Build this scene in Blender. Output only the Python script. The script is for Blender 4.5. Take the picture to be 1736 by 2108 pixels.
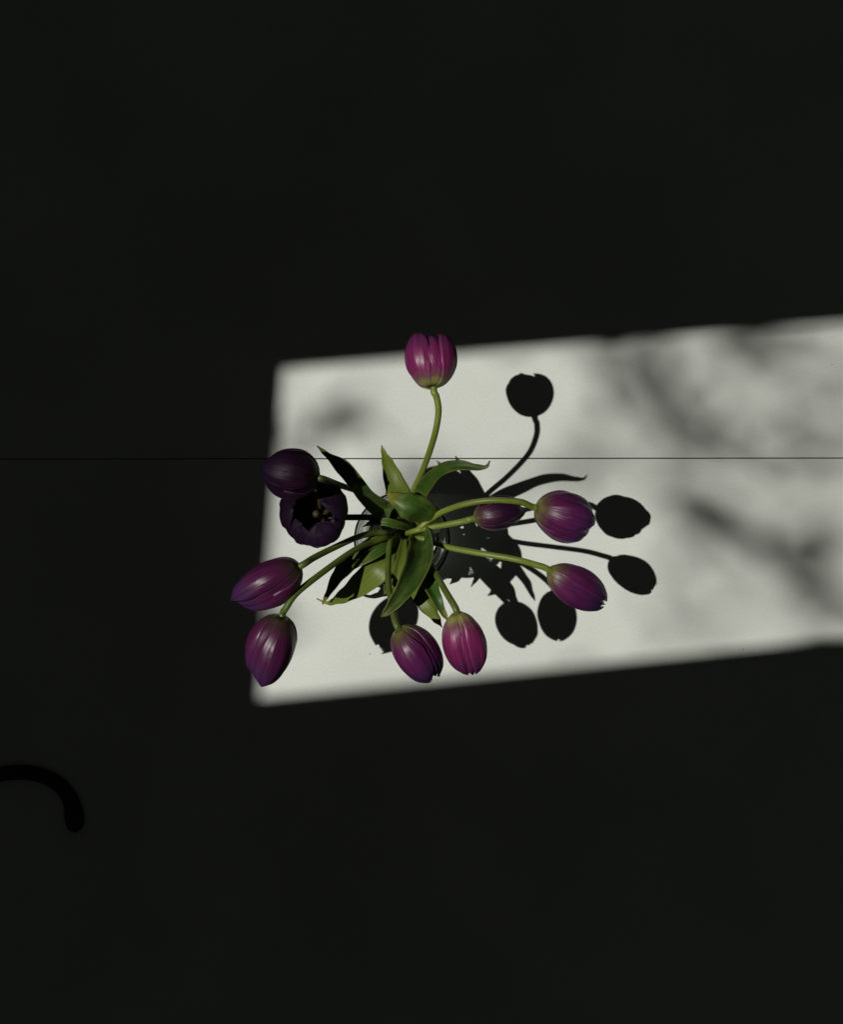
import bpy, math, random
from mathutils import Vector, Matrix, noise

# ------------------------------------------------------------------ scene, camera, light
scene = bpy.context.scene
COL = scene.collection
for o in list(bpy.data.objects):
    bpy.data.objects.remove(o)

CAM_H = 0.90                       # camera height over the table (m)
PX = 0.00054                       # metres on the table per picture unit (1736 units across)
CX, CY = 868.0, 1054.0

cam_data = bpy.data.cameras.new("camera")
cam_data.sensor_fit = 'HORIZONTAL'
cam_data.sensor_width = 36.0
cam_data.lens = 36.0 * (CAM_H / PX) / 1736.0
cam_data.clip_start = 0.02
cam_data.clip_end = 200.0
cam = bpy.data.objects.new("camera", cam_data)
cam.location = (0, 0, CAM_H)
COL.objects.link(cam)
scene.camera = cam

world = bpy.data.worlds.new("World")
scene.world = world
world.use_nodes = True
bg = world.node_tree.nodes["Background"]
bg.inputs["Color"].default_value = (0.92, 1.0, 0.90, 1)
bg.inputs["Strength"].default_value = 0.0185

# low dusky room light comes from the world; the beam is a far lamp (sun-sized disc seen from the table)
BEAM = Vector((0.513, -0.005, -0.90)).normalized()
BEAM_DIST = 60.0
BEAM_AIM = Vector((0.20, 0.0, 0.0))
lamp = bpy.data.lights.new("sunbeam", 'SPOT')
lamp.energy = 134000.0
lamp.color = (1.0, 0.985, 0.92)
lamp.shadow_soft_size = BEAM_DIST * math.tan(math.radians(0.27))
lamp.spot_size = math.radians(3.0)
lamp.spot_blend = 0.0
lamp_obj = bpy.data.objects.new("sunbeam", lamp)
lamp_obj.location = BEAM_AIM - BEAM * BEAM_DIST
lamp_obj.rotation_euler = BEAM.to_track_quat('-Z', 'Y').to_euler()
COL.objects.link(lamp_obj)

scene.view_settings.view_transform = 'Standard'
scene.view_settings.look = 'None'
scene.view_settings.gamma = 1.0
scene.view_settings.exposure = 0.0
scene.view_settings.use_curve_mapping = False
scene.render.engine = 'CYCLES'
scene.cycles.max_bounces = 14
scene.cycles.transmission_bounces = 12
scene.cycles.transparent_max_bounces = 12
scene.cycles.use_denoising = True

# ------------------------------------------------------------------ helpers
def W(X, Y, h=0.0):
    """point at height h that is seen at picture place X, Y"""
    k = PX * (1.0 - h / CAM_H)
    return Vector(((X - CX) * k, -(Y - CY) * k, h))

def link_mesh(name, verts, faces, mat, parent=None, uvs=None, smooth=True):
    me = bpy.data.meshes.new(name)
    me.from_pydata([tuple(v) for v in verts], [], faces)
    if uvs is not None:
        lay = me.uv_layers.new(name="UVMap")
        for lp in me.loops:
            lay.data[lp.index].uv = uvs[lp.vertex_index]
    for p in me.polygons:
        p.use_smooth = smooth
    mats = mat if isinstance(mat, (list, tuple)) else [mat]
    for m in mats:
        me.materials.append(m)
    me.update()
    ob = bpy.data.objects.new(name, me)
    COL.objects.link(ob)
    if parent is not None:
        ob.parent = parent
        ob.matrix_parent_inverse = parent.matrix_basis.inverted()
    return ob

def thing(name, loc, label, category, group=None):
    e = bpy.data.objects.new(name, None)
    e.empty_display_size = 0.02
    e.location = loc
    e["label"] = label
    e["category"] = category
    if group:
        e["group"] = group
    COL.objects.link(e)
    return e

def catmull(pts, n):
    """dense samples along a Catmull-Rom spline of vectors/tuples"""
    P = [Vector(p) for p in pts]
    P = [P[0] * 2 - P[1]] + P + [P[-1] * 2 - P[-2]]
    segs = len(P) - 3
    out = []
    for i in range(n):
        t = i / (n - 1) * segs
        k = min(int(t), segs - 1)
        f = t - k
        a, b, c, d = P[k], P[k + 1], P[k + 2], P[k + 3]
        out.append(0.5 * ((2 * b) + (c - a) * f + (2 * a - 5 * b + 4 * c - d) * f * f
                          + (3 * b - a - 3 * c + d) * f ** 3))
    return out

def lerp_list(vals, n):
    out = []
    for i in range(n):
        t = i / (n - 1) * (len(vals) - 1)
        k = min(int(t), len(vals) - 2)
        f = t - k
        f = f * f * (3 - 2 * f)
        out.append(vals[k] * (1 - f) + vals[k + 1] * f)
    return out

def tube(name, path, radii, mat, parent, seg=12):
    verts, faces, uvs = [], [], []
    n = len(path)
    ref = Vector((0.13, 0.31, 0.94)).normalized()
    T0 = (path[1] - path[0]).normalized()
    N = (ref - T0 * ref.dot(T0)).normalized()
    for i in range(n):
        T = (path[min(i + 1, n - 1)] - path[max(i - 1, 0)]).normalized()
        N = (N - T * N.dot(T)).normalized()
        B = T.cross(N)
        for j in range(seg):
            a = 2 * math.pi * j / seg
            verts.append(path[i] + (N * math.cos(a) + B * math.sin(a)) * radii[i])
            uvs.append((j / seg, i / (n - 1)))
    for i in range(n - 1):
        for j in range(seg):
            faces.append((i * seg + j, i * seg + (j + 1) % seg, (i + 1) * seg + (j + 1) % seg, (i + 1) * seg + j))
    faces.append(tuple(range(seg - 1, -1, -1)))
    faces.append(tuple((n - 1) * seg + j for j in range(seg)))
    return link_mesh(name, verts, faces, mat, parent, uvs)

def solidify(ob, th, inner_mat=False):
    m = ob.modifiers.new("thickness", 'SOLIDIFY')
    m.thickness = th
    m.offset = -1.0
    if inner_mat:
        m.material_offset = 1
        m.material_offset_rim = 0

# ------------------------------------------------------------------ materials
def new_mat(name):
    m = bpy.data.materials.new(name)
    m.use_nodes = True
    nt = m.node_tree
    for n in list(nt.nodes):
        nt.nodes.remove(n)
    out = nt.nodes.new('ShaderNodeOutputMaterial')
    return m, nt, out

def N_(nt, typ, **kw):
    n = nt.nodes.new(typ)
    for k, v in kw.items():
        setattr(n, k, v)
    return n

def ramp(nt, stops, interp='EASE'):
    r = nt.nodes.new('ShaderNodeValToRGB')
    r.color_ramp.interpolation = interp
    el = r.color_ramp.elements
    while len(el) > 1:
        el.remove(el[-1])
    el[0].position = stops[0][0]
    el[0].color = (*stops[0][1], 1)
    for p, c in stops[1:]:
        e = el.new(p)
        e.color = (*c, 1)
    return r

def uv_veins(nt, sx, sy, detail=3.0):
    uv = N_(nt, 'ShaderNodeUVMap')
    mp = N_(nt, 'ShaderNodeMapping')
    mp.inputs['Scale'].default_value = (sx, sy, 1)
    nt.links.new(uv.outputs[0], mp.inputs[0])
    oi = N_(nt, 'ShaderNodeObjectInfo')
    add = N_(nt, 'ShaderNodeVectorMath', operation='ADD')
    mul = N_(nt, 'ShaderNodeMath', operation='MULTIPLY')
    mul.inputs[1].default_value = 37.0
    nt.links.new(oi.outputs['Random'], mul.inputs[0])
    nt.links.new(mp.outputs[0], add.inputs[0])
    nt.links.new(mul.outputs[0], add.inputs[1])
    nz = N_(nt, 'ShaderNodeTexNoise')
    nz.inputs['Scale'].default_value = 1.0
    nz.inputs['Detail'].default_value = detail
    nt.links.new(add.outputs[0], nz.inputs['Vector'])
    return uv, nz, oi

def petal_material(name, base, low, main, high, tip, trans=0.20, rough=0.35, flame=0.0, spec=0.5):
    m, nt, out = new_mat(name)
    L = nt.links.new
    uv, nz, oi = uv_veins(nt, 24, 1.6, 6.0)
    sep = N_(nt, 'ShaderNodeSeparateXYZ')
    L(uv.outputs[0], sep.inputs[0])
    # along the petal, jittered by the veins
    jit = N_(nt, 'ShaderNodeMath', operation='MULTIPLY_ADD')
    jit.inputs[1].default_value = 0.10
    L(nz.outputs[0], jit.inputs[0])
    L(sep.outputs['Y'], jit.inputs[2])
    # distance from the midrib makes the flame at the base narrow
    ab = N_(nt, 'ShaderNodeMath', operation='SUBTRACT'); ab.inputs[1].default_value = 0.5
    L(sep.outputs['X'], ab.inputs[0])
    ab2 = N_(nt, 'ShaderNodeMath', operation='ABSOLUTE'); L(ab.outputs[0], ab2.inputs[0])
    fl = N_(nt, 'ShaderNodeMath', operation='MULTIPLY_ADD')
    fl.inputs[1].default_value = 0.10
    L(ab2.outputs[0], fl.inputs[0]); L(jit.outputs[0], fl.inputs[2])
    r = ramp(nt, [(0.0, base), (0.07 + flame, base), (0.17 + flame, low), (0.29 + flame, main), (0.62, high), (0.88, tip), (1.0, tip)])
    L(fl.outputs[0], r.inputs[0])
    # vein value variation
    vr = N_(nt, 'ShaderNodeMapRange')
    vr.inputs['From Min'].default_value = 0.3; vr.inputs['From Max'].default_value = 0.7
    vr.inputs['To Min'].default_value = 0.66; vr.inputs['To Max'].default_value = 1.28
    L(nz.outputs[0], vr.inputs['Value'])
    mulc = N_(nt, 'ShaderNodeVectorMath', operation='SCALE')
    L(r.outputs[0], mulc.inputs[0]); L(vr.outputs[0], mulc.inputs['Scale'])
    # thin paler, bluer margin: highlights along the petal edges painted into the colour
    em = ramp(nt, [(0.0, (0, 0, 0)), (0.40, (0, 0, 0)), (0.485, (1, 1, 1)), (0.5, (1, 1, 1))])
    L(ab2.outputs[0], em.inputs[0])
    ema = N_(nt, 'ShaderNodeVectorMath', operation='MULTIPLY'); L(mulc.outputs[0], ema.inputs[0])
    ema.inputs[1].default_value = (1.2, 1.6, 1.4)
    emx = N_(nt, 'ShaderNodeMix', data_type='RGBA')
    L(em.outputs[0], emx.inputs['Factor']); L(mulc.outputs[0], emx.inputs['A']); L(ema.outputs[0], emx.inputs['B'])
    pb = N_(nt, 'ShaderNodeBsdfPrincipled')
    L(emx.outputs['Result'], pb.inputs['Base Color'])
    pb.inputs['Roughness'].default_value = rough
    pb.inputs['Specular IOR Level'].default_value = spec
    pb.inputs['Sheen Weight'].default_value = 0.0
    pb.inputs['Sheen Tint'].default_value = (0.75, 0.6, 1.0, 1)
    pb.inputs['Anisotropic'].default_value = 0.4
    bump = N_(nt, 'ShaderNodeBump')
    bump.inputs['Strength'].default_value = 0.38
    bump.inputs['Distance'].default_value = 0.0012
    L(nz.outputs[0], bump.inputs['Height'])
    L(bump.outputs[0], pb.inputs['Normal'])
    tr = N_(nt, 'ShaderNodeBsdfTranslucent')
    hs = N_(nt, 'ShaderNodeHueSaturation')
    hs.inputs['Saturation'].default_value = 1.1
    hs.inputs['Value'].default_value = 1.3
    L(mulc.outputs[0], hs.inputs['Color'])
    L(hs.outputs[0], tr.inputs['Color'])
    mx = N_(nt, 'ShaderNodeMixShader'); mx.inputs[0].default_value = trans
    L(pb.outputs[0], mx.inputs[1]); L(tr.outputs[0], mx.inputs[2])
    L(mx.outputs[0], out.inputs[0])
    return m

PETAL = {
    'magenta': petal_material('petal_magenta', (0.30, 0.28, 0.09), (0.20, 0.075, 0.10), (0.225, 0.024, 0.112), (0.185, 0.019, 0.095), (0.125, 0.020, 0.088), flame=0.05),
    'purple': petal_material('petal_purple', (0.17, 0.15, 0.045), (0.115, 0.055, 0.055), (0.118, 0.016, 0.080), (0.098, 0.014, 0.080), (0.060, 0.018, 0.080), flame=0.02),
    'violet': petal_material('petal_violet', (0.070, 0.065, 0.022), (0.065, 0.026, 0.036), (0.088, 0.013, 0.056), (0.088, 0.014, 0.066), (0.062, 0.020, 0.078)),
    'purple_shaded': petal_material('petal_purple_shaded', (0.15, 0.13, 0.040), (0.085, 0.038, 0.040), (0.062, 0.014, 0.044), (0.038, 0.009, 0.034), (0.026, 0.009, 0.032)),  # purple with shade put into the colour, darkening towards the tip
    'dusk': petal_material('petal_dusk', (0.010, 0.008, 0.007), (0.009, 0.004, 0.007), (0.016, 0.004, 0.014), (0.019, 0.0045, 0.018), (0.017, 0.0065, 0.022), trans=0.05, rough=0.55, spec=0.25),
}
PETAL_IN = {
    'magenta': petal_material('petal_magenta_inside', (0.22, 0.20, 0.06), (0.16, 0.06, 0.08), (0.14, 0.02, 0.07), (0.12, 0.02, 0.07), (0.08, 0.02, 0.07)),
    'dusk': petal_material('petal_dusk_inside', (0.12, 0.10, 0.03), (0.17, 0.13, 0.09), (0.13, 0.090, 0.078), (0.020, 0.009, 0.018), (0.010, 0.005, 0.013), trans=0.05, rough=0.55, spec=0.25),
}
PETAL_IN['purple'] = PETAL_IN['purple_shaded'] = PETAL_IN['violet'] = PETAL_IN['magenta']

def green_material(name, c_dark, c_light, trans, rough, sx=30, sy=1.5, blotch=0.0, tipcol=None):
    m, nt, out = new_mat(name)
    L = nt.links.new
    uv, nz, oi = uv_veins(nt, sx, sy)
    r = ramp(nt, [(0.3, c_dark), (0.7, c_light)])
    L(nz.outputs[0], r.inputs[0])
    col = r.outputs[0]
    tc = N_(nt, 'ShaderNodeTexCoord')
    if blotch:
        n2 = N_(nt, 'ShaderNodeTexNoise')
        n2.inputs['Scale'].default_value = 75.0
        n2.inputs['Detail'].default_value = 2.0
        L(tc.outputs['Object'], n2.inputs['Vector'])
        r2 = ramp(nt, [(0.40, (0, 0, 0)), (0.72, (1, 1, 1))])
        L(n2.outputs[0], r2.inputs[0])
        f = N_(nt, 'ShaderNodeMath', operation='MULTIPLY'); f.inputs[1].default_value = blotch
        L(r2.outputs[0], f.inputs[0])
        mx = N_(nt, 'ShaderNodeMix', data_type='RGBA')
        mx.inputs['B'].default_value = (0.15, 0.18, 0.035, 1)
        L(f.outputs[0], mx.inputs['Factor']); L(col, mx.inputs['A'])
        col = mx.outputs['Result']
    if tipcol:
        sep = N_(nt, 'ShaderNodeSeparateXYZ'); L(uv.outputs[0], sep.inputs[0])
        r3 = ramp(nt, [(0.0, (0, 0, 0)), (0.70, (0, 0, 0)), (0.93, (0.8, 0.8, 0.8)), (1.0, (1, 1, 1))])
        L(sep.outputs['Y'], r3.inputs[0])
        # withered, brownish at the very end
        mx2 = N_(nt, 'ShaderNodeMix', data_type='RGBA')
        r4 = ramp(nt, [(0.0, tipcol), (0.955, tipcol), (0.985, (0.045, 0.03, 0.012)), (1.0, (0.04, 0.025, 0.012))])
        L(sep.outputs['Y'], r4.inputs[0])
        L(r3.outputs[0], mx2.inputs['Factor']); L(col, mx2.inputs['A']); L(r4.outputs[0], mx2.inputs['B'])
        col = mx2.outputs['Result']
    if tipcol:   # pale thin margin
        e1 = N_(nt, 'ShaderNodeMath', operation='SUBTRACT'); e1.inputs[1].default_value = 0.5
        L(sep.outputs['X'], e1.inputs[0])
        e2 = N_(nt, 'ShaderNodeMath', operation='ABSOLUTE'); L(e1.outputs[0], e2.inputs[0])
        r5 = ramp(nt, [(0.0, (0, 0, 0)), (0.455, (0, 0, 0)), (0.49, (0.75, 0.75, 0.75)), (0.5, (0.8, 0.8, 0.8))])
        L(e2.outputs[0], r5.inputs[0])
        mx4 = N_(nt, 'ShaderNodeMix', data_type='RGBA'); mx4.inputs['B'].default_value = (0.17, 0.18, 0.045, 1)
        L(r5.outputs[0], mx4.inputs['Factor']); L(col, mx4.inputs['A'])
        col = mx4.outputs['Result']
    pb = N_(nt, 'ShaderNodeBsdfPrincipled')
    L(col, pb.inputs['Base Color'])
    pb.inputs['Roughness'].default_value = rough
    pb.inputs['Specular IOR Level'].default_value = 0.38
    bump = N_(nt, 'ShaderNodeBump')
    bump.inputs['Strength'].default_value = 0.25
    bump.inputs['Distance'].default_value = 0.0008
    L(nz.outputs[0], bump.inputs['Height']); L(bump.outputs[0], pb.inputs['Normal'])
    if trans:
        tr = N_(nt, 'ShaderNodeBsdfTranslucent')
        hs = N_(nt, 'ShaderNodeHueSaturation')
        hs.inputs['Hue'].default_value = 0.485
        hs.inputs['Value'].default_value = 1.5
        L(col, hs.inputs['Color']); L(hs.outputs[0], tr.inputs['Color'])
        mx3 = N_(nt, 'ShaderNodeMixShader'); mx3.inputs[0].default_value = trans
        L(pb.outputs[0], mx3.inputs[1]); L(tr.outputs[0], mx3.inputs[2])
        L(mx3.outputs[0], out.inputs[0])
    else:
        L(pb.outputs[0], out.inputs[0])
    return m

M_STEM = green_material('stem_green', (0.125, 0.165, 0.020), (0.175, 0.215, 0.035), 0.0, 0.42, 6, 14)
M_STEM_PART_SHADE = green_material('stem_green_part_shade', (0.060, 0.090, 0.014), (0.095, 0.130, 0.022), 0.0, 0.42, 6, 14)  # stem green with part shade mixed into the colour
M_STEM_SHADE = green_material('stem_green_shade', (0.030, 0.045, 0.010), (0.050, 0.07, 0.014), 0.0, 0.45, 6, 14)  # stem green darkened to stand for the shadow of the flower head
M_LEAF = green_material('leaf_green', (0.030, 0.075, 0.010), (0.060, 0.125, 0.017), 0.16, 0.40, 34, 1.2, 0.55, (0.22, 0.20, 0.03))
M_LEAF_DARK = green_material('leaf_deep_green', (0.022, 0.055, 0.010), (0.045, 0.090, 0.016), 0.12, 0.42, 34, 1.2, 0.35, (0.13, 0.12, 0.025))
M_LEAF_PALE = green_material('leaf_pale_green', (0.095, 0.145, 0.018), (0.15, 0.195, 0.028), 0.14, 0.44, 34, 1.2, 0.4, (0.26, 0.22, 0.03))

def simple(name, col, rough, spec=0.5):
    m, nt, out = new_mat(name)
    pb = N_(nt, 'ShaderNodeBsdfPrincipled')
    tc = N_(nt, 'ShaderNodeTexCoord')
    nz = N_(nt, 'ShaderNodeTexNoise'); nz.inputs['Scale'].default_value = 60.0; nz.inputs['Detail'].default_value = 4.0
    nt.links.new(tc.outputs['Object'], nz.inputs['Vector'])
    r = ramp(nt, [(0.3, tuple(c * 0.75 for c in col)), (0.7, tuple(min(1, c * 1.2) for c in col))])
    nt.links.new(nz.outputs[0], r.inputs[0])
    nt.links.new(r.outputs[0], pb.inputs['Base Color'])
    pb.inputs['Roughness'].default_value = rough
    pb.inputs['Specular IOR Level'].default_value = spec
    nt.links.new(pb.outputs[0], out.inputs[0])
    return m

M_ANTHER = simple('anther', (0.040, 0.032, 0.009), 0.7, 0.2)
M_PISTIL = simple('pistil', (0.055, 0.05, 0.018), 0.5, 0.3)
M_STRAP = simple('black_leather', (0.045, 0.045, 0.046), 0.7, 0.2)
M_CEIL = simple('dark_ceiling', (0.10, 0.10, 0.095), 0.9, 0.1)
M_FRAME = simple('roof_window_frame', (0.25, 0.24, 0.22), 0.6, 0.3)
M_BARK = simple('bark', (0.10, 0.075, 0.05), 0.9, 0.1)
M_TREE = simple('tree_leaves', (0.05, 0.09, 0.02), 0.6, 0.3)
M_CORE = simple('table_core', (0.045, 0.043, 0.038), 0.9, 0.1)

def table_material():
    m, nt, out = new_mat('white_laminate')
    L = nt.links.new
    tc = N_(nt, 'ShaderNodeTexCoord')
    n1 = N_(nt, 'ShaderNodeTexNoise'); n1.inputs['Scale'].default_value = 5.0; n1.inputs['Detail'].default_value = 4.0
    L(tc.outputs['Object'], n1.inputs['Vector'])
    r1 = ramp(nt, [(0.3, (0.635, 0.662, 0.618)), (0.7, (0.715, 0.738, 0.692))])
    L(n1.outputs[0], r1.inputs[0])
    # fine speckle of dust and print
    n2 = N_(nt, 'ShaderNodeTexNoise'); n2.inputs['Scale'].default_value = 420.0; n2.inputs['Detail'].default_value = 3.0
    L(tc.outputs['Object'], n2.inputs['Vector'])
    r2 = ramp(nt, [(0.25, (0.93, 0.93, 0.93)), (0.65, (1.0, 1.0, 1.0))])
    L(n2.outputs[0], r2.inputs[0])
    mx = N_(nt, 'ShaderNodeMix', data_type='RGBA', blend_type='MULTIPLY')
    mx.inputs['Factor'].default_value = 1.0
    L(r1.outputs[0], mx.inputs['A']); L(r2.outputs[0], mx.inputs['B'])
    # sparse dust specks
    vo = N_(nt, 'ShaderNodeTexVoronoi'); vo.inputs['Scale'].default_value = 70.0
    L(tc.outputs['Object'], vo.inputs['Vector'])
    sepc = N_(nt, 'ShaderNodeSeparateColor'); L(vo.outputs['Color'], sepc.inputs[0])
    pick = N_(nt, 'ShaderNodeMath', operation='GREATER_THAN'); pick.inputs[1].default_value = 0.955
    L(sepc.outputs[0], pick.inputs[0])
    near = N_(nt, 'ShaderNodeMath', operation='LESS_THAN'); near.inputs[1].default_value = 0.055
    L(vo.outputs['Distance'], near.inputs[0])
    spk = N_(nt, 'ShaderNodeMath', operation='MULTIPLY'); L(pick.outputs[0], spk.inputs[0]); L(near.outputs[0], spk.inputs[1])
    spf = N_(nt, 'ShaderNodeMath', operation='MULTIPLY'); spf.inputs[1].default_value = 0.7; L(spk.outputs[0], spf.inputs[0])
    mxs = N_(nt, 'ShaderNodeMix', data_type='RGBA'); mxs.inputs['B'].default_value = (0.10, 0.09, 0.07, 1)
    L(spf.outputs[0], mxs.inputs['Factor']); L(mx.outputs['Result'], mxs.inputs['A'])
    mx = mxs
    # a few fine scratches
    mp = N_(nt, 'ShaderNodeMapping'); mp.inputs['Rotation'].default_value = (0, 0, 0.5); mp.inputs['Scale'].default_value = (2.5, 60, 1)
    L(tc.outputs['Object'], mp.inputs[0])
    n3 = N_(nt, 'ShaderNodeTexNoise'); n3.inputs['Scale'].default_value = 3.0; n3.inputs['Detail'].default_value = 5.0
    L(mp.outputs[0], n3.inputs['Vector'])
    pb = N_(nt, 'ShaderNodeBsdfPrincipled')
    L(mx.outputs['Result'], pb.inputs['Base Color'])
    rr = N_(nt, 'ShaderNodeMapRange')
    rr.inputs['To Min'].default_value = 0.42; rr.inputs['To Max'].default_value = 0.62
    L(n3.outputs[0], rr.inputs['Value']); L(rr.outputs[0], pb.inputs['Roughness'])
    pb.inputs['Specular IOR Level'].default_value = 0.35
    bump = N_(nt, 'ShaderNodeBump'); bump.inputs['Strength'].default_value = 0.03; bump.inputs['Distance'].default_value = 0.0003
    L(n2.outputs[0], bump.inputs['Height']); L(bump.outputs[0], pb.inputs['Normal'])
    L(pb.outputs[0], out.inputs[0])
    return m
M_TABLE = table_material()

def glass_material(name, col, ior):
    m, nt, out = new_mat(name)
    g = N_(nt, 'ShaderNodeBsdfGlass')
    g.inputs['Color'].default_value = (*col, 1)
    g.inputs['Roughness'].default_value = 0.0
    g.inputs['IOR'].default_value = ior
    nt.links.new(g.outputs[0], out.inputs[0])
    return m
M_GLASS = glass_material('clear_glass', (0.97, 0.992, 0.98), 1.42)
M_WATER = glass_material('water', (0.97, 0.992, 0.98), 1.36)

# ------------------------------------------------------------------ table: two boards with one seam
def bevel_box(name, x0, x1, y0, y1, z0, z1, mat, parent, bevel=0.0007):
    vs = [(x, y, z) for z in (z0, z1) for y in (y0, y1) for x in (x0, x1)]
    fs = [(0, 2, 3, 1), (4, 5, 7, 6), (0, 1, 5, 4), (2, 6, 7, 3), (0, 4, 6, 2), (1, 3, 7, 5)]
    ob = link_mesh(name, vs, fs, mat, parent, smooth=False)
    if bevel:
        b = ob.modifiers.new("edge", 'BEVEL'); b.width = bevel; b.segments = 3
    return ob

table = thing('table', (0, 0, -0.03), 'white laminate table top with one thin straight seam', 'table')
SEAM_Y = -(944.0 - CY) * PX
GAP = 0.0005
SX0, SX1 = -1.15, 1.15
bevel_box('table_board', SX0, SX1, SEAM_Y + GAP, 0.86, -0.024, 0.0, M_TABLE, table)
bevel_box('table_board', SX0, SX1, -0.95, SEAM_Y - GAP, -0.024, 0.0, M_TABLE, table)
bevel_box('table_frame', SX0 + 0.04, SX1 - 0.04, -0.91, 0.82, -0.06, -0.0245, M_CORE, table)
table.rotation_euler = (0, 0, math.radians(0.07))

# ------------------------------------------------------------------ ceiling with the roof window that shapes the light
CEIL_Z = 2.1
def up_beam(X, Y, z):
    """where the ray that lands on the table at picture place X, Y passes height z"""
    p = W(X, Y, 0.0)
    return p - BEAM * (z / -BEAM.z)
hole = [up_beam(600, 772, CEIL_Z), up_beam(2050, 652, CEIL_Z), up_beam(2030, 1270, CEIL_Z), up_beam(552, 1423, CEIL_Z)]
outer = [Vector((-3.2, 2.4, CEIL_Z)), Vector((1.6, 2.4, CEIL_Z)), Vector((1.6, -2.4, CEIL_Z)), Vector((-3.2, -2.4, CEIL_Z))]
TH = 0.012
vs, fs = [], []
for z in (0.0, TH):
    for p in hole + outer:
        vs.append((p.x, p.y, CEIL_Z + z))
for i in range(4):
    j = (i + 1) % 4
    fs.append((i, j, 4 + j, 4 + i))
    fs.append((8 + i, 12 + i, 12 + j, 8 + j))
    fs.append((i, 8 + i, 8 + j, j))
    fs.append((4 + i, 4 + j, 12 + j, 12 + i))
ceil = link_mesh('ceiling', vs, fs, M_CEIL, None, smooth=False)
ceil["kind"] = "structure"

# ------------------------------------------------------------------ tree outside whose leaves dapple the light
random.seed(11)
tree = thing('tree_branch', up_beam(1500, 900, 4.2), 'leafy branch above the roof window, casting blurred dapples on the table', 'branch')
DAPPLES = [  # X, Y, spread, leaves, height
    (1378, 838, 26, 7, 3.9), (1332, 798, 24, 4, 4.1), (1288, 822, 26, 6, 4.0), (1250, 772, 24, 3, 4.2),
    (1418, 900, 26, 4, 4.3), (1235, 735, 20, 3, 4.0), (1552, 742, 30, 6, 4.0), (1600, 782, 34, 6, 4.1), (1500, 755, 26, 3, 4.2),
    (1640, 730, 30, 4, 4.4), (1470, 1055, 30, 7, 3.9), (1428, 1052, 26, 5, 4.0), (1392, 1040, 24, 2, 4.3),
    (1540, 1115, 26, 3, 4.3), (1600, 1150, 28, 5, 4.1), (1648, 1175, 30, 8, 4.0), (1700, 1215, 30, 6, 4.0),
    (1580, 940, 34, 5, 4.4), (1520, 925, 30, 3, 4.5), (1660, 950, 30, 4, 4.4),
    (745, 866, 15, 10, 3.4), (712, 896, 16, 4, 4.0), (680, 922, 18, 3, 4.2), (612, 800, 22, 2, 4.1),
    (630, 1250, 28, 4, 4.0), (655, 1290, 26, 3, 4.2), (572, 1060, 24, 4, 3.9), (560, 1110, 22, 3, 4.0),
    (1092, 722, 22, 5, 3.5), (1230, 1352, 22, 3, 3.5), (1390, 1235, 40, 3, 4.6), (1310, 1270, 40, 2, 4.6),
    (1180, 905, 40, 3, 4.6), (1080, 960, 36, 2, 4.6), (1440, 1180, 40, 3, 4.6), (1250, 930, 36, 3, 4.6),
    (905, 1010, 40, 8, 4.0), (860, 1050, 34, 5, 4.0), (1690, 850, 40, 5, 4.3),
]
SOFT = [(1320, 800, 60, 9), (1560, 780, 70, 12), (1480, 1060, 60, 9), (1620, 1150, 60, 10), (1440, 930, 60, 7), (1250, 760, 50, 6),
        (1660, 900, 70, 8), (1380, 1230, 80, 8), (1200, 940, 80, 7), (640, 1260, 50, 6), (590, 1080, 40, 5), (1560, 1270, 80, 5), (620, 800, 40, 3)]
wv, wf, lv, lf = [], [], [], []
def leaf_at(p, size):
    ax = Vector((random.uniform(-1, 1), random.uniform(-1, 1), random.uniform(-0.5, 0.5))).normalized()
    nrm = Vector((random.uniform(-0.7, 0.2), random.uniform(-0.5, 0.5), 1)).normalized()
    sd = nrm.cross(ax).normalized(); ax = sd.cross(nrm)
    b = len(lv)
    for a, s in ((-1, 0), (-0.45, 0.42), (0.25, 0.46), (1, 0), (0.25, -0.46), (-0.45, -0.42)):
        lv.append(p + ax * a * size + sd * s * size + nrm * (-0.12 * abs(s)) * size)
    lf.append((b, b + 1, b + 2, b + 3)); lf.append((b, b + 3, b + 4, b + 5))
for X, Y, sp, n, z in DAPPLES:
    for _ in range(n if X < 1150 else max(1, round(n * 0.45))):
        p = up_beam(X + random.gauss(0, sp), Y + random.gauss(0, sp), z + 0.7 + random.uniform(-0.15, 0.15))
        leaf_at(p, random.uniform(0.011, 0.018))
for X, Y, sp, n in SOFT:
    for _ in range(n // 2 + 1):
        leaf_at(up_beam(X + random.gauss(0, sp), Y + random.gauss(0, sp), random.uniform(5.6, 7.2)), random.uniform(0.016, 0.026))
link_mesh('foliage', lv, lf, M_TREE, tree, smooth=False)["kind"] = "stuff"
for ctr, z, r0 in (
        ([(1150, 640), (1215, 730), (1290, 815), (1345, 880), (1440, 945), (1560, 1010)], 4.2, 0.0075),
        ([(1320, 640), (1345, 740), (1376, 835), (1420, 905), (1500, 985)], 4.0, 0.0070),
        ([(1400, 1020), (1470, 1055), (1545, 1110), (1640, 1175), (1760, 1260)], 4.1, 0.0085),
        ([(1450, 700), (1540, 745), (1620, 785), (1760, 800)], 4.3, 0.0075),
        ([(1500, 890), (1600, 945), (1760, 975)], 4.6, 0.0065),
        ([(790, 830), (742, 868), (690, 915), (620, 950)], 4.2, 0.0045)):
    pts = catmull([up_beam(X, Y, z + 0.7 + 0.1 * math.sin(k)) for k, (X, Y) in enumerate(ctr)], 24)
    tube('twig', pts, [r0 * 1.35 * (1 - 0.4 * i / 23) for i in range(24)], M_BARK, tree, 6)

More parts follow.
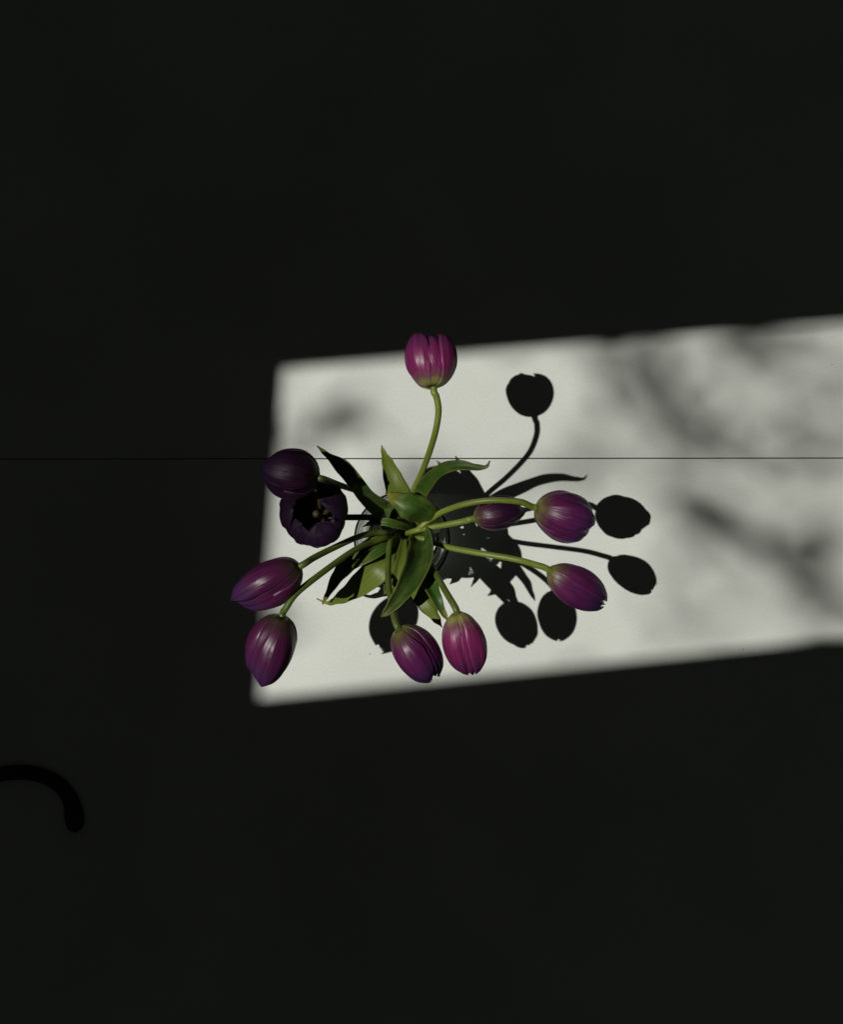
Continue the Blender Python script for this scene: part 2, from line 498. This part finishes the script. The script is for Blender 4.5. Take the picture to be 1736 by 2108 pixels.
# ------------------------------------------------------------------ glass vase with water
VC = W(833, 1103, 0.0)             # vase axis on the table
vase = thing('glass_vase', VC, 'clear round glass vase holding the bunch of tulips', 'vase')
def lathe(name, prof, mat, parent, seg=96, wob=0.0, cap_start=True, cap_end=True):
    verts, faces = [], []
    n = len(prof)
    for i, (r, z) in enumerate(prof):
        for j in range(seg):
            a = 2 * math.pi * j / seg
            rr = r * (1 + wob * noise.noise(Vector((math.cos(a) * 1.6, math.sin(a) * 1.6, z * 30))))
            verts.append(VC + Vector((rr * math.cos(a), rr * math.sin(a), z)))
    for i in range(n - 1):
        for j in range(seg):
            faces.append((i * seg + j, i * seg + (j + 1) % seg, (i + 1) * seg + (j + 1) % seg, (i + 1) * seg + j))
    if cap_start:
        faces.append(tuple(range(seg - 1, -1, -1)))
    if cap_end:
        faces.append(tuple((n - 1) * seg + j for j in range(seg)))
    return link_mesh(name, verts, faces, mat, parent)
def smooth_prof(pts, n):
    return [(p.x, p.y) for p in catmull([(a, b, 0) for a, b in pts], n)]
out_p = smooth_prof([(0.027, 0.0012), (0.033, 0.0022), (0.0380, 0.009), (0.0420, 0.026), (0.0448, 0.045), (0.0465, 0.070), (0.0463, 0.095), (0.0454, 0.110), (0.0465, 0.1205)], 44)
rim_p = [(0.0466, 0.1214), (0.0460, 0.1222), (0.0454, 0.1223), (0.0449, 0.1219), (0.0447, 0.1212)]
in_p = smooth_prof([(0.0444, 0.118), (0.0438, 0.110), (0.0447, 0.095), (0.0449, 0.070), (0.0431, 0.045), (0.0402, 0.026), (0.0345, 0.013), (0.0200, 0.009), (0.0010, 0.008)], 44)
WATER_Z = 0.021
cav = [(r, z) for r, z in in_p if z >= WATER_Z]
cav.append((cav[-1][0] + 0.0006, WATER_Z))
lathe('glass_wall', [(0.0005, 0.0022), (0.022, 0.0022)] + out_p + rim_p + cav, M_GLASS, vase, wob=0.02, cap_end=False)
# the water fills the vase up to the glass, so only its surface bends the light a second time
wr = cav[-1][0]
lathe('water', [(wr, WATER_Z), (wr - 0.0012, WATER_Z - 0.0008), (wr - 0.004, WATER_Z - 0.0013), (0.028, WATER_Z - 0.0014), (0.014, WATER_Z - 0.0014), (0.0006, WATER_Z - 0.0014)], M_WATER, vase, wob=0.02, cap_start=False)

# ------------------------------------------------------------------ tulips
def curve1(pts, x):
    """smooth value through sorted (x, y) pairs"""
    for i in range(len(pts) - 1):
        if x <= pts[i + 1][0] or i == len(pts) - 2:
            x0, y0 = pts[i]; x1, y1 = pts[i + 1]
            m0 = (pts[i + 1][1] - pts[i - 1][1]) / (pts[i + 1][0] - pts[i - 1][0]) if i > 0 else (y1 - y0) / (x1 - x0)
            m1 = (pts[i + 2][1] - pts[i][1]) / (pts[i + 2][0] - pts[i][0]) if i < len(pts) - 2 else (y1 - y0) / (x1 - x0)
            d = x1 - x0
            f = min(1.05, (x - x0) / d)
            return ((2 * f ** 3 - 3 * f * f + 1) * y0 + (f ** 3 - 2 * f * f + f) * d * m0
                    + (-2 * f ** 3 + 3 * f * f) * y1 + (f ** 3 - f * f) * d * m1)

EGG = [(0, .13), (.035, .37), (.10, .62), (.20, .82), (.34, .965), (.48, 1.0), (.62, .965), (.76, .85), (.88, .65), (.95, .44), (1.0, .22)]
BARREL = [(0, .15), (.035, .42), (.10, .68), (.22, .90), (.38, 1.0), (.55, 1.0), (.70, .97), (.82, .90), (.91, .77), (.97, .60), (1.0, .44)]
SLIM = [(0, .14), (.04, .38), (.12, .64), (.24, .86), (.38, .98), (.50, 1.0), (.64, .95), (.78, .82), (.89, .61), (.96, .38), (1.0, .20)]
APPLE = [(0, .15), (.035, .38), (.10, .60), (.22, .81), (.38, .955), (.55, 1.0), (.70, .985), (.82, .91), (.91, .78), (.97, .60), (1.0, .42)]
CUP = [(0, .12), (.05, .36), (.15, .62), (.30, .85), (.50, 1.02), (.70, 1.10), (.85, 1.03), (1.0, 0.82)]

def petal_mesh(base, axis, u, v, Lh, R, phi, half, layer, s_end, shape, seed, flat=0.10, edge=0.03, curl=0.0, ns=30, nt_=17):
    """one petal: a cupped blade wrapped round the head's axis"""
    verts, faces, uvs = [], [], []
    for i in range(ns):
        s = 1 - (1 - i / (ns - 1)) ** 1.35
        sv = s * s_end
        prof = curve1(shape, s)
        wid = (0.72 + 0.28 * min(1.0, s / 0.35)) * math.sqrt(max(0.0, 1 - max(0.0, (s - 0.40) / 0.60) ** 5.0))
        grow = min(1, s * 2.0)
        for j in range(nt_):
            t = -1 + 2 * j / (nt_ - 1)
            th = phi + t * half * wid
            r = R * prof * (1.0 + layer)
            r *= 1.0 + flat * (0.40 - t * t) * grow
            # midrib groove, lifted margins, long soft pleats
            r -= R * 0.030 * math.exp(-(t / 0.11) ** 2) * math.sin(math.pi * min(1, s * 1.05))
            r += R * edge * abs(t) ** 5 * grow
            n1 = noise.noise(Vector((t * 1.2 + seed, s * 1.7, seed * 0.7)))
            n2 = noise.noise(Vector((t * 3.4 - seed, s * 1.1, seed * 1.9)))
            n3 = noise.noise(Vector((t * 7.0 + seed * 2, s * 1.6, seed)))
            r += R * (0.060 * n1 + 0.078 * n2 + 0.030 * n3) * grow
            r += R * curl * s ** 3
            z = Lh * sv - Lh * 0.030 * t * t * s * s + Lh * 0.020 * noise.noise(Vector((t * 4.0, seed, 3.0))) * s ** 4
            r = max(r, R * 0.05)
            verts.append(base + axis * z + (u * math.cos(th) + v * math.sin(th)) * r)
            uvs.append((0.5 + t * 0.5, sv))
    for i in range(ns - 1):
        for j in range(nt_ - 1):
            q = i * nt_ + j
            faces.append((q, q + 1, q + nt_ + 1, q + nt_))
    return verts, faces, uvs

def make_tulip(label, stem_pts, base, tip, width, colour, phase, seed, shape=None, lobes=0.19, ragged=0.035, stem_mat=None, foot=None, open_cup=False, lean=None):
    """stem_pts: (X, Y, h) from the vase mouth to the head; base/tip: (X, Y, h) ends of the head"""
    rng = random.Random(seed)
    stem_mat = stem_mat or M_STEM
    b, t = W(*base), W(*tip)
    axis = (t - b)
    Lh = axis.length
    axis.normalize()
    root = thing('tulip', foot if foot else W(*stem_pts[0]), label, 'tulip', 'tulips in the glass vase')
    hm = 0.5 * (base[2] + tip[2])
    R = width * 0.485 * PX * (1 - hm / CAM_H)
    # stem: foot in the vase -> mouth -> head, entering along the axis
    pts = [W(*p) for p in stem_pts]
    m0 = pts[0]
    off = (m0 - Vector((VC.x, VC.y, m0.z)))
    ft = Vector((VC.x - off.x * 0.55 + rng.uniform(-.008, .008), VC.y - off.y * 0.55 + rng.uniform(-.008, .008), 0.011))
    full = [ft, ft.lerp(m0, 0.5) + Vector((rng.uniform(-.003, .003), rng.uniform(-.003, .003), 0))] + pts
    full.append(b - axis * 0.004)
    full.append(b + axis * 0.003)
    path = catmull(full, 64)
    rad = [0.0031 - 0.0003 * math.sin(i / 63 * math.pi) for i in range(64)]
    for i in range(58, 64):
        rad[i] = 0.0030 + (i - 58) * 0.00010
    tube('stem', path, rad, stem_mat, root)
    ref = Vector((0, 0, 1)) if abs(axis.z) < 0.9 else Vector((1, 0, 0))
    u = (ref - axis * ref.dot(axis)).normalized()
    v = axis.cross(u)
    for k in range(6):
        inner = k % 2
        phi = math.radians(phase + 60 * k + rng.uniform(-7, 7))
        half = math.radians((51 if not inner else 58) + rng.uniform(-3, 4))
        s_end = 1.0 + rng.uniform(-ragged, ragged * 0.8) - (0.01 if inner else 0)
        layer = (-0.02 + rng.uniform(-0.015, 0.02)) if not inner else (-0.135 + rng.uniform(-0.01, 0.02))
        vv, ff, uu = petal_mesh(b, axis, u, v, Lh, R, phi, half, layer, s_end, shape or EGG, seed * 3.1 + k * 5.7,
                                flat=lobes if not inner else lobes * 0.7, edge=0.05 if not inner else 0.0)
        ob = link_mesh('petal', vv, ff, [PETAL[colour], PETAL_IN[colour]], root, uu)
        solidify(ob, 0.0007, True)
    return root

def make_leaf(parent, pts, widths, mat, twist, fold=0.35, seed=0, n=40, m=11, wave=0.11):
    """pts (X, Y, h) along the midrib; widths: half widths in picture units; twist: degrees about the midrib"""
    path = catmull([W(*p) for p in pts], n)
    ws = lerp_list(widths, n)
    tw = lerp_list(twist, n)
    verts, faces, uvs = [], [], []
    side = None
    for i in range(n):
        T = (path[min(i + 1, n - 1)] - path[max(i - 1, 0)]).normalized()
        s0 = T.cross(Vector((0, 0, 1)))
        if s0.length < 0.15 and side is not None:
            s0 = side
        s0 = (s0 - T * s0.dot(T)).normalized()
        if side is not None and s0.dot(side) < -0.2:
            s0 = -s0
        side = s0
        a = math.radians(tw[i])
        up = s0.cross(T)
        S = s0 * math.cos(a) + up * math.sin(a)
        U = S.cross(T)
        wd = ws[i] * PX * (1 - path[i].z / CAM_H) * (1 + 0.10 * noise.noise(Vector((i / n * 7.0, seed * 2.7, 1.0))))
        for j in range(m):
            t = -1 + 2 * j / (m - 1)
            d = fold * wd * (abs(t) ** 1.5)
            wv_ = wave * wd * noise.noise(Vector((t * 1.1 + seed, i / n * 5.0, seed * 1.3))) * 2
            verts.append(path[i] + S * wd * t + U * (d + wv_))
            uvs.append((0.5 + t * 0.5, i / (n - 1)))
    for i in range(n - 1):
        for j in range(m - 1):
            q = i * m + j
            faces.append((q, q + 1, q + m + 1, q + m))
    ob = link_mesh('leaf', verts, faces, mat, parent, uvs)
    solidify(ob, 0.0006)
    return ob

T = {}
T['A'] = make_tulip('bright magenta tulip standing alone above the others on a tall curved stem',
    [(846, 1040, 0.128), (852, 1008, 0.142), (873, 962, 0.165), (894, 900, 0.190), (903, 850, 0.199), (899, 818, 0.203)],
    (893, 799, 0.203), (881, 694, 0.193), 107, 'magenta', 76, 1, shape=APPLE, lobes=0.21, ragged=0.055)
T['B'] = make_tulip('purple tulip at the right end of the arched stem, petals parted at the tip',
    [(858, 1092, 0.126), (882, 1072, 0.136), (915, 1052, 0.150), (965, 1036, 0.166), (1020, 1030, 0.174), (1070, 1033, 0.173)],
    (1103, 1045, 0.166), (1213, 1075, 0.156), 103, 'purple', -8, 2, shape=APPLE, lobes=0.34, ragged=0.10)
T['J'] = make_tulip('small purple tulip coloured as in shade, half hidden under the arched stem beside the vase',
    [(850, 1094, 0.126), (880, 1087, 0.133), (920, 1080, 0.142), (955, 1073, 0.149)],
    (975, 1068, 0.152), (1080, 1045, 0.143), 72, 'purple_shaded', 0, 3, shape=SLIM)
T['C'] = make_tulip('closed purple tulip at far right on the long straight stem',
    [(862, 1108, 0.127), (890, 1116, 0.136), (930, 1128, 0.148), (990, 1139, 0.162), (1060, 1151, 0.172), (1105, 1163, 0.173)],
    (1130, 1173, 0.172), (1243, 1241, 0.152), 82, 'purple', 70, 4, shape=SLIM)
T['D'] = make_tulip('purple tulip at the bottom centre, left of the pinker one touching it',
    [(806, 1112, 0.124), (800, 1150, 0.140), (800, 1200, 0.162), (808, 1250, 0.186)],
    (821, 1292, 0.201), (894, 1397, 0.190), 97, 'purple', 20, 5, shape=EGG, stem_mat=M_STEM_PART_SHADE)
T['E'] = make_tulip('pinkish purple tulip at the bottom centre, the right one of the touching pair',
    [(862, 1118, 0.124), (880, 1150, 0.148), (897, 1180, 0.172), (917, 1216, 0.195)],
    (940, 1260, 0.205), (971, 1385, 0.190), 90, 'magenta', 57, 6, shape=SLIM, stem_mat=M_STEM_PART_SHADE)
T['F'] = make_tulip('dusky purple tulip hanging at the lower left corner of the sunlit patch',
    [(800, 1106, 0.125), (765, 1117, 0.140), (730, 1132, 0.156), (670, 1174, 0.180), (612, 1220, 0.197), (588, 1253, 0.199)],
    (581, 1267, 0.190), (536, 1401, 0.172), 106, 'violet', 84, 7, shape=EGG, lobes=0.24, ragged=0.06, stem_mat=M_STEM_PART_SHADE)
T['G'] = make_tulip('violet tipped tulip at far left, pointing left just above the lowest left tulip',
    [(800, 1096, 0.126), (770, 1097, 0.140), (735, 1106, 0.154), (680, 1131, 0.176), (645, 1149, 0.191)],
    (619, 1165, 0.200), (488, 1237, 0.190), 98, 'violet', 38, 8, shape=EGG, lobes=0.24, ragged=0.06, stem_mat=M_STEM_PART_SHADE)
T['H'] = make_tulip('almost black closed tulip at the upper left, over the open one',
    [(806, 1052, 0.130), (780, 1030, 0.150), (740, 1012, 0.163), (700, 999, 0.190)],
    (658, 985, 0.230), (541, 962, 0.228), 110, 'dusk', 12, 9, shape=EGG, stem_mat=M_STEM_SHADE)

# the open tulip
def make_open_tulip():
    root = thing('tulip', W(800, 1070, 0.126), 'almost black wide open tulip at left with pale inside and yellow pistil', 'tulip', 'tulips in the glass vase')
    b = W(664, 1064, 0.150)
    t = W(636, 1050, 0.200)
    axis = (t - b).normalized()
    Lh, R = 0.050, 0.0258
    pts = [W(810, 1070, 0.112), W(790, 1067, 0.122), W(760, 1065, 0.132), W(720, 1065, 0.138), W(690, 1065, 0.142)]
    off = pts[0] - Vector((VC.x, VC.y, pts[0].z))
    ft = Vector((VC.x - off.x * 0.5, VC.y + 0.006, 0.011))
    path = catmull([ft, ft.lerp(pts[0], 0.5)] + pts + [b - axis * 0.002, b + axis * 0.003], 60)
    tube('stem', path, [0.003] * 60, M_STEM_SHADE, root)
    u = (Vector((1, 0, 0)) - axis * axis.x).normalized()
    v = axis.cross(u)
    bent = [(0, .12), (.05, .36), (.15, .64), (.30, .88), (.50, 1.04), (.70, 1.06), (.85, 0.88), (1.0, 0.52)]
    wide = [(0, .12), (.05, .36), (.15, .62), (.30, .85), (.50, 1.02), (.70, 1.14), (.85, 1.18), (1.0, 1.16)]
    specs = [  # angle, half width, layer, length, shape, pleats
        (32, 50, 0.10, 1.16, bent, 0.20), (-62, 46, 0.08, 1.0, bent, 0.16), (-128, 52, 0.02, 0.94, bent, 0.18),
        (172, 50, 0.06, 1.02, bent, 0.20), (104, 44, -0.02, 0.95, wide, 0.08), (-18, 44, -0.05, 0.88, CUP, 0.12)]
    for k, (a, hw, la, se, shp, fl) in enumerate(specs):
        vv, ff, uu = petal_mesh(b, axis, u, v, Lh, R, math.radians(a), math.radians(hw), la, se, shp, 40 + k * 3.3, flat=fl)
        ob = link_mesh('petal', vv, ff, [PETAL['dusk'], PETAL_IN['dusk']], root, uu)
        solidify(ob, 0.0007, True)
    # pistil with three lobes, six dark anthers
    pp = [b + axis * (0.003 + 0.024 * i / 9) for i in range(10)]
    tube('pistil', pp, [0.0026, 0.0028, 0.003, 0.003, 0.0029, 0.0027, 0.0026, 0.003, 0.0036, 0.0022], M_PISTIL, root, 9)
    for k in range(6):
        a = math.radians(60 * k + 14)
        d = u * math.cos(a) + v * math.sin(a)
        p0 = b + axis * 0.004 + d * 0.003
        p1 = b + axis * 0.017 + d * 0.0075
        p2 = b + axis * 0.031 + d * 0.0145
        tube('stamen', catmull([p0, p1, p2], 12), [0.0008] * 4 + [0.0011, 0.0022, 0.0025, 0.0025, 0.0022, 0.0018, 0.0012, 0.0004], M_ANTHER, root, 7)
    return root
T['I'] = make_open_tulip()

# ------------------------------------------------------------------ leaves
make_leaf(T['H'], [(815, 1070, 0.105), (785, 1045, 0.140), (757, 1022, 0.160), (733, 992, 0.180), (706, 962, 0.188), (672, 935, 0.190), (653, 918, 0.192)],
          [12, 22, 19, 17, 15, 5, 0.8], M_LEAF_DARK, [0, 20, 20, 10, 0, 0, 0], 0.35, 2)
make_leaf(T['A'], [(845, 1085, 0.100), (838, 1050, 0.128), (822, 1018, 0.142), (809, 985, 0.145), (799, 955, 0.141), (790, 932, 0.136), (786, 917, 0.134)],
          [18, 24, 25, 21, 13, 5, 0.8], M_LEAF_PALE, [0, 0, -8, -10, -10, -5, 0], 0.16, 5)
make_leaf(T['B'], [(888, 1098, 0.105), (886, 1078, 0.135), (868, 1056, 0.156), (842, 1041, 0.163), (816, 1028, 0.161), (794, 1014, 0.154)],
          [16, 27, 31, 28, 18, 2], M_LEAF, [15, 15, 8, 0, 0, 0], -0.34, 7)
make_leaf(T['A'], [(860, 1060, 0.110), (868, 1017, 0.150), (885, 990, 0.180), (910, 967, 0.202), (945, 958, 0.214), (980, 962, 0.219), (1001, 961, 0.222), (1009, 949, 0.224)],
          [14, 15, 15, 13, 11, 6, 3, 0.8], M_LEAF, [25, 25, 20, 15, 10, 0, 0, 0], 0.30, 8)
make_leaf(T['F'], [(822, 1095, 0.095), (790, 1117, 0.130), (755, 1138, 0.136), (722, 1158, 0.130), (695, 1190, 0.112), (674, 1225, 0.094), (664, 1244, 0.086)],
          [10, 18, 22, 20, 12, 5, 0.8], M_LEAF, [0, 0, -10, -20, -25, -10, 0], 0.45, 11)
make_leaf(T['G'], [(825, 1100, 0.085), (806, 1135, 0.118), (780, 1170, 0.131), (745, 1200, 0.120), (712, 1224, 0.096), (685, 1239, 0.076), (672, 1241, 0.069), (652, 1232, 0.067)],
          [14, 24, 28, 24, 15, 6, 3, 0.8], M_LEAF_PALE, [0, -5, -5, -5, -5, 0, 0, 0], 0.22, 14)
make_leaf(T['C'], [(862, 1092, 0.110), (871, 1118, 0.140), (866, 1157, 0.166), (848, 1195, 0.182), (821, 1232, 0.191), (798, 1258, 0.193), (785, 1270, 0.192)],
          [12, 24, 27, 24, 15, 7, 0.8], M_LEAF_DARK, [-15, -18, -18, -15, -10, -5, 0], 0.85, 17)
make_leaf(T['E'], [(838, 1120, 0.098), (846, 1165, 0.130), (858, 1207, 0.152), (878, 1243, 0.160), (898, 1273, 0.159), (911, 1292, 0.157)],
          [12, 22, 24, 18, 9, 0.8], M_LEAF_PALE, [0, -5, -5, 0, 0, 0], -0.25, 20)
make_leaf(T['E'], [(862, 1120, 0.110), (872, 1160, 0.145), (882, 1195, 0.168), (897, 1230, 0.180), (912, 1260, 0.181), (924, 1279, 0.180)],
          [10, 17, 17, 12, 6, 0.8], M_LEAF, [10, 10, 15, 15, 10, 0], 0.45, 23)
make_leaf(T['I'], [(800, 1092, 0.085), (792, 1075, 0.118), (795, 1055, 0.138), (806, 1042, 0.146), (818, 1038, 0.148)],
          [8, 11, 11, 7, 0.8], M_LEAF_DARK, [0, 10, 10, 0, 0], 0.3, 26)
make_leaf(T['D'], [(815, 1085, 0.060), (818, 1105, 0.088), (830, 1120, 0.100), (846, 1133, 0.102), (858, 1143, 0.099)],
          [8, 15, 16, 10, 0.8], M_LEAF, [0, 5, 5, 0, 0], -0.2, 29)
for key, ang, r0, r1, seed in (('D', -110, 0.014, 0.032, 47), ('E', -75, 0.010, 0.026, 53)):
    ca, sa = math.cos(math.radians(ang)), math.sin(math.radians(ang))
    def inside(r, z, w=0.0):
        p = VC + Vector((ca * r - sa * w, sa * r + ca * w, z))
        k = PX * (1 - z / CAM_H)
        return (CX + p.x / k, CY - p.y / k, z)
    make_leaf(T[key], [inside(-r0, 0.016), inside(-0.002, 0.050, 0.004), inside(r0, 0.080, -0.003), inside(r0 + 0.010, 0.104, 0.004), inside(r1, 0.119, 0.010)],
              [9, 16, 20, 14, 0.8], M_LEAF if seed % 4 == 1 else M_LEAF_DARK, [20, 10, 0, 0, 0], 0.3, seed, n=24, m=9)

make_leaf(T['D'], [(822, 1100, 0.090), (820, 1140, 0.116), (812, 1178, 0.126), (800, 1208, 0.124), (790, 1224, 0.120)],
          [8, 14, 15, 9, 0.8], M_LEAF_DARK, [0, 5, 5, 0, 0], 0.4, 61, n=28)
make_leaf(T['C'], [(832, 1108, 0.112), (827, 1145, 0.138), (822, 1180, 0.150), (813, 1212, 0.152), (802, 1236, 0.150)],
          [6, 10, 11, 7, 0.8], M_LEAF_PALE, [0, -8, -8, 0, 0], 0.35, 71, n=28)
make_leaf(T['B'], [(846, 1088, 0.112), (818, 1080, 0.130), (792, 1074, 0.134), (766, 1076, 0.130), (748, 1084, 0.125)],
          [5, 8, 8, 5, 0.8], M_LEAF, [0, 5, 5, 0, 0], 0.35, 73, n=28)
make_leaf(T['F'], [(815, 1100, 0.100), (785, 1108, 0.128), (752, 1124, 0.140), (722, 1146, 0.142), (700, 1168, 0.139)],
          [7, 11, 11, 7, 0.8], M_LEAF_DARK, [0, 10, 10, 0, 0], 0.4, 67, n=28)

# ------------------------------------------------------------------ black strap at the lower left
def strap():
    ctr = [(-120, 1640), (-60, 1610), (0, 1594), (50, 1590), (92, 1599), (122, 1616), (142, 1641), (152, 1676), (154, 1712)]
    n = 60
    path = catmull([W(x, y, 0.002) for x, y in ctr], n)
    ws = lerp_list([15, 15, 15, 15, 15, 15, 16, 19, 19], n)
    for i in range(5):
        ws[n - 1 - i] *= (0.35, 0.66, 0.84, 0.94, 0.98)[i]
    verts, faces = [], []
    for i in range(n):
        Tn = (path[min(i + 1, n - 1)] - path[max(i - 1, 0)]).normalized()
        S = Tn.cross(Vector((0, 0, 1))).normalized()
        w = ws[i] * PX
        for a, z in ((-1, 0.0006), (-0.97, 0.0026), (-0.8, 0.0034), (0.8, 0.0034), (0.97, 0.0026), (1, 0.0006)):
            q = path[i] + S * w * a
            verts.append(Vector((q.x, q.y, z)))
    for i in range(n - 1):
        for j in range(6):
            faces.append((i * 6 + j, i * 6 + (j + 1) % 6, (i + 1) * 6 + (j + 1) % 6, (i + 1) * 6 + j))
    faces.append((0, 1, 2, 3, 4, 5)); faces.append(tuple((n - 1) * 6 + j for j in (5, 4, 3, 2, 1, 0)))
    o = link_mesh('strap', verts, faces, M_STRAP, None)
    o["label"] = 'end of a black curved strap lying in the dark lower left corner'
    o["category"] = 'strap'
strap()

# sunlight is refracted by the vase on to the table
lamp.cycles.is_caustics_light = True
for o in bpy.data.objects:
    if o.name.startswith(('glass_wall', 'water')):
        o.cycles.is_caustics_caster = True
    if o.name.startswith('table_board'):
        o.cycles.is_caustics_receiver = True
